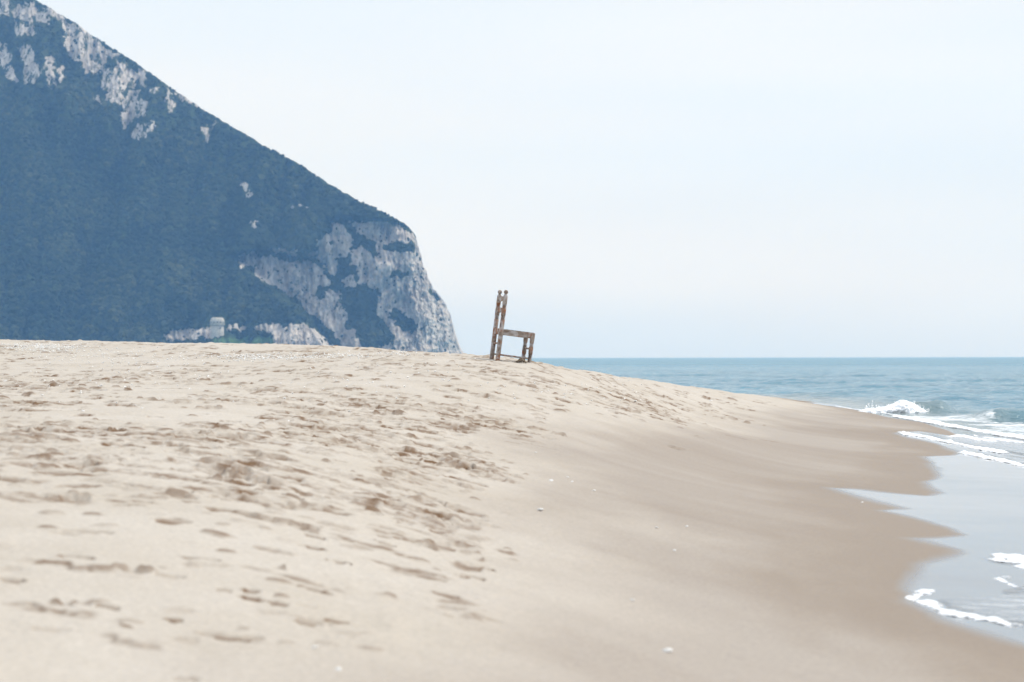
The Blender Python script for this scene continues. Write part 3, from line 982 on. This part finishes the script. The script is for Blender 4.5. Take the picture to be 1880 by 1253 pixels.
# back of the mountain: falls away behind the ridge to below the sea
top = front[-1]
backs = []
for f, d in [(.97, 12), (.8, 80), (.45, 260), (.0, 520)]:
    b = top.copy()
    b[:, 1] += d
    b[:, 2] = np.where(f > 0, top[:, 2] * f, -3.0)
    backs.append(b)
allr = np.concatenate([front, np.array(backs)], 0)
rk_all = np.concatenate([rk, np.repeat(rk[-1:], 4, 0)], 0)
gsd = mask_union(MU, MV, [[(355, 660), (395, 622), (470, 618), (520, 622), (540, 660)]])
gr = smooth(-3, 3, gsd + 5 * fbm(MU / 8, MV / 6, 3, 531)) * .8
gr_all = np.concatenate([gr, np.zeros((4, gr.shape[1]))], 0)
mountain = mesh_from('mountain', allr.reshape(-1, 3), grid_quads(*allr.shape[:2])[:, ::-1], mat=M_ROCK, attrs={'rock': rk_all, 'grass': gr_all})
tag(mountain, 'steep scrub covered headland with pale limestone cliffs', kind='structure')

# scrub crowns over the slope, far too many to count
NC = 26000
cu = RNG.uniform(-60, 850, NC)
sk = interp_sky(cu)
cv = sk + (VB - 4 - sk) * RNG.random(NC) ** 0.9
crk = rock_mask(cu, cv)
ledge = (crk >= .25) & (RNG.random(NC) < .12)
keep = ((crk < .25) | ledge) & (RNG.random(NC) < np.clip((VB - sk) / 640, .15, 1)) & (mask_union(cu, cv, [[(380, 575), (420, 575), (432, 640), (372, 640)]]) < 0) \
    & ((mask_union(cu, cv, [[(355, 660), (395, 618), (520, 618), (540, 660)]]) < 0) | (RNG.random(NC) < .15))
cu, cv = cu[keep], cv[keep]
cy_ = mountain_depth(cu, cv) - 0.6
cr = np.where(ledge[keep], .55, 1.0) * (1.3 + 1.9 * RNG.random(len(cu)) ** 1.6) * (0.75 + .4 * RNG.random(len(cu)))
near_top = smooth(14, 2, cv - interp_sky(cu))
cr *= 1 - .3 * near_top
cc = np.stack([(cu - 940) / F * cy_, cy_, CAMZ - (cv - vh(cu)) / F * cy_ + cr * .1], -1)
jit = 1 + 0.28 * RNG.standard_normal((len(cu), len(IV), 1))
sq = np.stack([np.ones(len(cu)), np.ones(len(cu)), .7 + .3 * RNG.random(len(cu))], -1)
CV = cc[:, None, :] + IV[None] * jit * cr[:, None, None] * sq[:, None, :]
CT = (IT[None] + (np.arange(len(cu)) * len(IV))[:, None, None]).reshape(-1, 3)
tint = np.clip(.45 + .6 * fbm(cu / 130 - cv / 200, cv / 90, 3, 541) + .22 * RNG.standard_normal(len(cu)), 0, 1)
scrub = mesh_from('hillside_scrub', CV.reshape(-1, 3), tris=CT, mat=M_LEAF, smooth_shade=False, attrs={'tint': np.repeat(tint, len(IV))})
tag(scrub, 'dense dark green scrub wood covering the mountain slope', kind='stuff')

# ------------------------------------------------------------------ lathe and box builders
def lathe(name, prof, mat, parent=None, seg=18, origin=(0, 0), square=0.0, smooth_shade=True, axis=None):
    """solid of revolution about z; prof = [(radius, z)]; square > 0 flattens the section towards a rounded square"""
    a = np.linspace(0, 2 * math.pi, seg, endpoint=False)
    k = 1.0 / np.maximum(np.abs(np.cos(a)), np.abs(np.sin(a)))
    rad = 1 + square * (np.minimum(k, 1.22) - 1)
    V = []
    for r, z in prof:
        V += [(origin[0] + r * rad[i] * math.cos(a[i]), origin[1] + r * rad[i] * math.sin(a[i]), z) for i in range(seg)]
    n = len(prof)
    V.append((origin[0], origin[1], prof[0][1]))
    V.append((origin[0], origin[1], prof[-1][1]))
    Q = [(i * seg + j, i * seg + (j + 1) % seg, (i + 1) * seg + (j + 1) % seg, (i + 1) * seg + j) for i in range(n - 1) for j in range(seg)]
    T = [(n * seg, (j + 1) % seg, j) for j in range(seg)] + [(n * seg + 1, (n - 1) * seg + j, (n - 1) * seg + (j + 1) % seg) for j in range(seg)]
    return mesh_from(name, V, Q, T, mat, smooth_shade, parent=parent)


def prism(name, outline, p0, p1, mat, parent=None, wear=0.0, cuts=10, seed=0):
    """extrude a (depth, height) outline from p0 to p1 (both 3D), lightly worn"""
    p0, p1 = Vector(p0), Vector(p1)
    d = (p1 - p0).normalized()
    side = d.cross(Vector((0, 0, 1)))
    side = side.normalized() if side.length > 1e-5 else Vector((1, 0, 0))
    up = side.cross(d)
    rnd = random.Random(seed)
    n = len(outline)
    V = []
    for c in range(cuts + 1):
        p = p0.lerp(p1, c / cuts)
        for (a, b) in outline:
            V.append(p + side * (a + rnd.uniform(-wear, wear)) + up * (b + rnd.uniform(-wear, wear)))
    Q = [(c * n + j, c * n + (j + 1) % n, (c + 1) * n + (j + 1) % n, (c + 1) * n + j) for c in range(cuts) for j in range(n)]
    V += [p0, p1]
    T = [(len(V) - 2, (j + 1) % n, j) for j in range(n)] + [(len(V) - 1, cuts * n + j, cuts * n + (j + 1) % n) for j in range(n)]
    return mesh_from(name, [tuple(v) for v in V], Q, T, mat, False, parent=parent)


def rounded_box(w, h, c):
    return [(-w / 2 + c, -h / 2), (w / 2 - c, -h / 2), (w / 2, -h / 2 + c), (w / 2, h / 2 - c), (w / 2 - c, h / 2), (-w / 2 + c, h / 2), (-w / 2, h / 2 - c), (-w / 2, -h / 2 + c)]


# ------------------------------------------------------------------ the old chair on the crest
M_WOOD_UP = wood_material('weathered_wood_upright', (1.0, 1.0, 0.16))
M_WOOD_LONG = wood_material('weathered_wood_rail', (0.16, 1.0, 1.0))
M_WOOD_SIDE = wood_material('weathered_wood_slat', (1.0, 0.16, 1.0))
M_RUSH = plain_material('worn_rush', (0.10, 0.07, 0.045), (0.33, 0.26, 0.18), 60)
CH_Y = 35.0
chx, chy, chz = at(908, 658.8, CH_Y)
chair = empty('chair', (chx, chy + 0.19 * math.cos(0.243), chz))
chair.rotation_euler = (Matrix.Rotation(math.radians(7.2), 3, 'Y') @ Matrix.Rotation(math.radians(13.9), 3, 'Z')).to_euler()
tag(chair, 'old weathered wooden chair with ball finials standing tilted on the sand crest', 'chair')
HW, DEPTH = 0.19, 0.474


def ring(z, r, n=3, gap=0.012, dip=0.011):
    """turned grooves: n narrow beads with cut lines between them"""
    out = []
    for i in range(n):
        zz = z + (i - (n - 1) / 2) * gap
        out += [(r - dip, zz - gap * .5), (r - dip, zz - gap * .36), (r + .0015, zz - gap * .22), (r + .0015, zz + gap * .22), (r - dip, zz + gap * .36)]
    out.append((r - dip, z + n / 2 * gap))
    return out


def back_post(s):
    R = .0325
    prof = [(R * .94, -.16), (R * .96, .0), (R, .2), (R * 1.02, .42), (R, .575)]
    prof += ring(.606, R, 3, .015) + [(R, .63), (R * 1.02, .69), (R, .745)]
    prof += ring(.772, R, 3, .015) + [(R, .795), (R * 1.0, .86), (R * .97, .905), (R * .86, .925), (R * .66, .937), (R * .56, .944)]
    p = lathe('back_post', prof, M_WOOD_UP, chair, 18, (0, s * HW), .35)
    ball = [(max(.031 * math.sin(t), .002), .975 - .032 * math.cos(t)) for t in np.linspace(.12, math.pi, 14)]
    ball = [(R * .56, .940)] + [b for b in ball if b[1] > .9445]
    f = lathe('finial', ball, M_WOOD_UP, p, 18, (0, s * HW))
    return p


def front_leg(s):
    R = .033
    prof = [(R * .82, -.16), (R * .84, .0), (R * .88, .06)] + ring(.095, R * .93, 3, .015) + [(R * .9, .12), (R * .98, .17), (R * .94, .232)]
    prof += ring(.258, R * .93, 3, .015) + [(R * .9, .284), (R, .33), (R * 1.03, .40), (R * 1.08, .425), (R * 1.1, .432), (R * .9, .441), (R * .5, .444)]
    return lathe('front_leg', prof, M_WOOD_UP, chair, 18, (DEPTH, s * HW), .3)


for s in (-1, 1):
    back_post(s)
    front_leg(s)
    # seat side rail, deep and chamfered
    prism('seat_side_rail', rounded_box(.036, .078, .006), (.022, s * HW, .396), (DEPTH - .022, s * HW, .394), M_WOOD_LONG, chair, .0012, 14, 5 + s)
    prism('side_stretcher', rounded_box(.022, .024, .006), (.02, s * HW, .066), (DEPTH - .02, s * HW, .062), M_WOOD_LONG, chair, .001, 10, 15 + s)
prism('seat_front_rail', rounded_box(.036, .070, .006), (DEPTH, -HW + .022, .396), (DEPTH, HW - .022, .396), M_WOOD_SIDE, chair, .0012, 10, 31)
prism('seat_back_rail', rounded_box(.036, .085, .006), (0, -HW + .022, .402), (0, HW - .022, .402), M_WOOD_SIDE, chair, .0012, 10, 32)
prism('front_stretcher', rounded_box(.026, .026, .007), (DEPTH, -HW + .02, .205), (DEPTH, HW - .02, .205), M_WOOD_SIDE, chair, .001, 8, 33)
prism('back_stretcher', rounded_box(.024, .026, .007), (0, -HW + .02, .226), (0, HW - .02, .226), M_WOOD_SIDE, chair, .001, 8, 34)


def back_slat(z0, z1, dip, seed):
    """ladder slat with a scalloped lower edge, bowed a little backwards"""
    n = 24
    V = []
    rnd = random.Random(seed)
    for i in range(n + 1):
        t = i / n
        y = -HW + .018 + t * (2 * HW - .036)
        bow = -.012 * math.sin(math.pi * t)
        sc = dip * (0.5 - 0.5 * math.cos(4 * math.pi * t)) + rnd.uniform(-.0015, .0015)
        for x, z in ((bow - .011, z0 + sc), (bow + .011, z0 + sc), (bow + .011, z1 + .3 * dip * math.sin(math.pi * t)), (bow - .011, z1 + .3 * dip * math.sin(math.pi * t))):
            V.append((x, y, z))
    Q = [(i * 4 + j, i * 4 + (j + 1) % 4, (i + 1) * 4 + (j + 1) % 4, (i + 1) * 4 + j) for i in range(n) for j in range(4)]
    Q += [(3, 2, 1, 0), (n * 4, n * 4 + 1, n * 4 + 2, n * 4 + 3)]
    return mesh_from('back_slat', V, Q, mat=M_WOOD_SIDE, smooth_shade=False, parent=chair)


back_slat(.838, .906, .022, 1)
back_slat(.672, .742, .022, 2)
# what is left of the rush seat: strands across the frame, sagging, frayed at the front
seat_v, seat_q, o_ = [], [], 0
for i in range(30):
    x = .03 + i * (DEPTH - .06) / 29
    rnd = random.Random(50 + i)
    pts = []
    for j in range(9):
        t = j / 8
        pts.append((x + rnd.uniform(-.003, .003), -HW + .006 + t * (2 * HW - .012), .437 - .012 * math.sin(math.pi * t) + rnd.uniform(-.002, .003)))
    r = rnd.uniform(.0055, .0085)
    for (px, py, pz) in pts:
        for k in range(6):
            a = k * math.pi / 3
            seat_v.append((px + r * math.cos(a), py, pz + r * .7 * math.sin(a)))
    for j in range(8):
        for k in range(6):
            seat_q.append((o_ + j * 6 + k, o_ + j * 6 + (k + 1) % 6, o_ + (j + 1) * 6 + (k + 1) % 6, o_ + (j + 1) * 6 + k))
    o_ += 54
mesh_from('seat', seat_v, seat_q, mat=M_RUSH, parent=chair)['label'] = 'worn woven rush seat'

# tangle of brown weed washed against the front legs
M_WEED = plain_material('dried_seaweed', (0.10, 0.07, 0.045), (0.30, 0.225, 0.15), 30)
wx, wy, wz = at(957, 664.2, CH_Y - .05)
V, Q, o_ = [], [], 0
rnd = random.Random(77)
for i in range(70):
    x, y = rnd.gauss(0, .045), rnd.gauss(0, .06)
    h = .055 * math.exp(-(x / .05) ** 2) * rnd.uniform(.3, 1.1)
    a, ln = rnd.uniform(0, math.pi), rnd.uniform(.03, .07)
    for j in range(5):
        t = j / 4 - .5
        px, py = x + math.cos(a) * ln * t * 2 * .6, y + math.sin(a) * ln * t * 2
        pz = h * (1 - 2.2 * t * t) + rnd.uniform(-.004, .004)
        r = .006 * (1.1 - abs(t))
        for k in range(4):
            b = k * math.pi / 2
            V.append((px + r * math.cos(b), py, pz + r * math.sin(b)))
    Q += [(o_ + j * 4 + k, o_ + j * 4 + (k + 1) % 4, o_ + (j + 1) * 4 + (k + 1) % 4, o_ + (j + 1) * 4 + k) for j in range(4) for k in range(4)]
    o_ += 20
weed = mesh_from('seaweed_clump', V, Q, mat=M_WEED)
weed.location = (wx, wy, sand_z(wx, wy) - .004)
tag(weed, 'small brown clump of dried seaweed at the foot of the chair front legs', 'seaweed')

# ------------------------------------------------------------------ the watchtower at the foot of the mountain
M_TOWER = stone_material('tower_stone', (0.33, 0.31, 0.27), (0.62, 0.585, 0.515), 0.6)
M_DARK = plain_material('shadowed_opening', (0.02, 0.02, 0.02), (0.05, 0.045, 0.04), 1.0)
tY = float(mountain_depth(np.array([399.0]), np.array([620.0]))[0]) + 6
tx, ty, tz = at(399.0, 620.0, tY)
tower = empty('watchtower', (tx, ty, tz))
tower.scale = (.9, .9, .9)
tag(tower, 'round pale stone watchtower with a parapet at the foot of the wooded mountain', 'tower')
pm = tY / F
lathe('shaft', [(6.0, -6), (5.8, 0), (5.5, 3.5), (5.3, 10.4)], M_TOWER, tower, 40)
lathe('cornice', [(5.4, 9.9), (6.1, 10.3), (6.45, 10.5), (6.45, 11.0), (6.05, 11.1)], M_TOWER, tower, 40)
para = lathe('parapet', [(5.95, 11.0), (6.0, 13.2), (5.85, 14.4), (5.2, 15.7), (4.3, 16.5), (3.9, 16.6), (3.6, 15.4), (3.0, 15.2)], M_TOWER, tower, 40)
for k, a in enumerate((-2.45, -1.95, -1.45, -0.95, -.4, .3, 1.2, 2.1, 2.9)):
    V = []
    for r in (5.55, 6.06):
        for da, zz in ((-.08, 12.1), (.08, 12.1), (.08, 13.1), (-.08, 13.1)):
            V.append((r * math.cos(a + da), r * math.sin(a + da), zz))
    mesh_from('embrasure', V, [(0, 1, 2, 3), (7, 6, 5, 4), (0, 4, 5, 1), (1, 5, 6, 2), (2, 6, 7, 3), (3, 7, 4, 0)], mat=M_DARK, smooth_shade=False, parent=para)
for a, z0, z1, hw in ((-1.0, 7.0, 8.4, .09), (2.2, 4.0, 5.6, .1)):
    V = []
    for r in (5.2, 5.72):
        for da, zz in ((-hw, z0), (hw, z0), (hw, z1), (-hw, z1)):
            V.append((r * math.cos(a + da), r * math.sin(a + da), zz))
    mesh_from('window', V, [(0, 1, 2, 3), (7, 6, 5, 4), (0, 4, 5, 1), (1, 5, 6, 2), (2, 6, 7, 3), (3, 7, 4, 0)], mat=M_DARK, smooth_shade=False, parent=tower)

# ------------------------------------------------------------------ shells on the sand
M_SHELL = plain_material('shell_white', (0.72, 0.69, 0.64), (0.90, 0.89, 0.86), 120, .45)


def shell_mesh():
    """a ribbed half shell, hinge at the back"""
    n, m = 28, 7
    V, Q = [], []
    for i in range(n):
        a = 2 * math.pi * i / n
        R_ = (1 + .04 * math.cos(i * math.pi)) * (1 - .30 * max(0, -math.sin(a)) ** 2)
        for j in range(m + 1):
            t = j / m
            V.append((R_ * t * math.cos(a), R_ * t * math.sin(a) - .25 * (1 - t), .55 * math.sqrt(1 - t * t) * (.94 + .06 * math.cos(i * math.pi) * t) - .03))
    for i in range(n):
        for j in range(m):
            p, q = i * (m + 1) + j, ((i + 1) % n) * (m + 1) + j
            Q.append((p, p + 1, q + 1, q))
    return np.array(V), Q


SV, SQ = shell_mesh()
shell_me = None
SHELLS = [
    (1224, 1197, 22, 'largest white shell lying alone on the smooth sand nearest the camera'),
    (991, 939, 13, 'bright white shell on the smooth sand, second largest in view'),
    (620, 1233, 12, 'pale shell at the bottom edge of the photo, on dry sand'),
    (577, 1191, 11, 'faint pale shell on dry sand, just above the one at the bottom edge'),
    (1160, 1103, 9, 'small white shell nearest behind the largest shell on the smooth sand'),
    (1011, 885, 9, 'small white shell beside two tiny shells, leftmost of that group on the smooth sand'),
    (1090, 903, 7, 'tiny white shell on the smooth sand, rightmost of the loose group in mid beach'),
    (1050, 886, 6, 'tiny white shell amid the loose group on mid beach, lower of a pair'),
    (1042, 878, 5, 'tiny white shell amid the loose group on mid beach, upper of a pair'),
    (1237, 1013, 6, 'tiny white shell alone on the smooth sand halfway down the beach'),
    (1205, 971, 5, 'tiny white speck of shell, left one of two on the smooth sand'),
    (1260, 969, 6, 'tiny white speck of shell, right one of two on the smooth sand'),
    (1582, 923, 5, 'tiny white shell on wet sand just below the pointed tongue of wave water'),
    (983, 833, 5, 'tiny white shell near the trampled edge, highest of those on smooth sand'),
    (1167, 742, 6, 'white shell by the churned patch of sand towards the far waterline'),
    (1305, 738, 6, 'white shell at the right end of the churned patch of sand'),
    (861, 738, 5, 'white shell on trampled sand down the slope from the chair'),
    (274, 689, 7, 'white shell on the trampled sand below the watchtower'),
    (203, 700, 7, 'white shell beside dark clods on the upper trampled sand'),
    (152, 759, 8, 'white shell on trampled sand at the left, lowest of a scattered few'),
    (77, 728, 6, 'white shell nearest the left edge of the photo'),
    (261, 753, 5, 'small white shell on bare sand left of the rectangular footprint'),
]
for i, (u, v, wpx, lab) in enumerate(SHELLS):
    x, y, z = ground_point(u, v, False)
    r = max(wpx / F * y * .5, .012)
    if shell_me is None:
        o = mesh_from('seashell', SV, SQ, mat=M_SHELL)
        shell_me = o.data
    else:
        o = bpy.data.objects.new('seashell', shell_me)
        COL.objects.link(o)
    o.scale = (r, r, r * 1.1)
    o.location = (x, y, sand_z(x, y) + .001)
    o.rotation_euler = (random.uniform(-.2, .2), random.uniform(-.2, .2), random.uniform(0, 6.28))
    tag(o, lab, 'shell', 'white shells on the beach')

# crushed shell along the crest: white chips, too many to count
V, T, o_ = [], [], 0
rnd = random.Random(5)
for (u, v, su, sv, n) in [(55, 640, 40, 3.5, 260), (110, 641, 28, 3, 140), (500, 657, 60, 2.5, 220), (430, 660, 40, 3, 90), (620, 655, 30, 2, 70), (160, 652, 60, 8, 90), (230, 660, 90, 12, 90), (700, 652, 50, 4, 50),
                          (300, 700, 160, 25, 60), (1100, 715, 120, 14, 50), (760, 700, 120, 25, 40)]:
    for _ in range(int(n * 1.4)):
        uu_, vv_ = rnd.gauss(u, su), rnd.gauss(v, sv)
        if uu_ < -60 or vv_ < 600:
            continue
        x, y, z = ground_point(uu_, vv_, False)
        if y > 60:
            continue
        z = sand_z(x, y)
        r = rnd.uniform(.008, .02)
        a = rnd.uniform(0, 6.28)
        pts = [(r * math.cos(a + k * 2.1) * rnd.uniform(.7, 1.3), r * math.sin(a + k * 2.1) * rnd.uniform(.7, 1.3), rnd.uniform(0, r * .8)) for k in range(3)]
        V += [(x + p[0], y + p[1], z + p[2]) for p in pts] + [(x, y, z - .004), (x, y, z + r * 1.0)]
        for k in range(3):
            T += [(o_ + k, o_ + (k + 1) % 3, o_ + 4), (o_ + (k + 1) % 3, o_ + k, o_ + 3)]
        o_ += 5
chips = mesh_from('shell_chips', V, tris=T, mat=M_SHELL, smooth_shade=False)
tag(chips, 'scattered crushed white shell along the beach crest', kind='stuff')

# ------------------------------------------------------------------ the sea haze
hz = bpy.data.materials.new('haze')
hz.use_nodes = True
hn, hl = hz.node_tree.nodes, hz.node_tree.links
hn.clear()
h_out = hn.new('ShaderNodeOutputMaterial')
h_vol = hn.new('ShaderNodeVolumePrincipled')
h_vol.inputs['Color'].default_value = (0.235, 0.46, 0.84, 1)
h_vol.inputs['Absorption Color'].default_value = (1, 1, 1, 1)
h_vol.inputs['Density'].default_value = 0.00021
h_vol.inputs['Anisotropy'].default_value = 0.0
hl.new(h_vol.outputs['Volume'], h_out.inputs['Volume'])
bx0, bx1, by0, by1, bz0, bz1 = -8200, 8200, -60, 5000, -9, 580
V = [(x, y, z) for z in (bz0, bz1) for y in (by0, by1) for x in (bx0, bx1)]
haze = mesh_from('haze', V, [(0, 2, 3, 1), (4, 5, 7, 6), (0, 1, 5, 4), (2, 6, 7, 3), (0, 4, 6, 2), (1, 3, 7, 5)], mat=hz, smooth_shade=False)
tag(haze, 'pale blue sea haze in the air', kind='stuff')
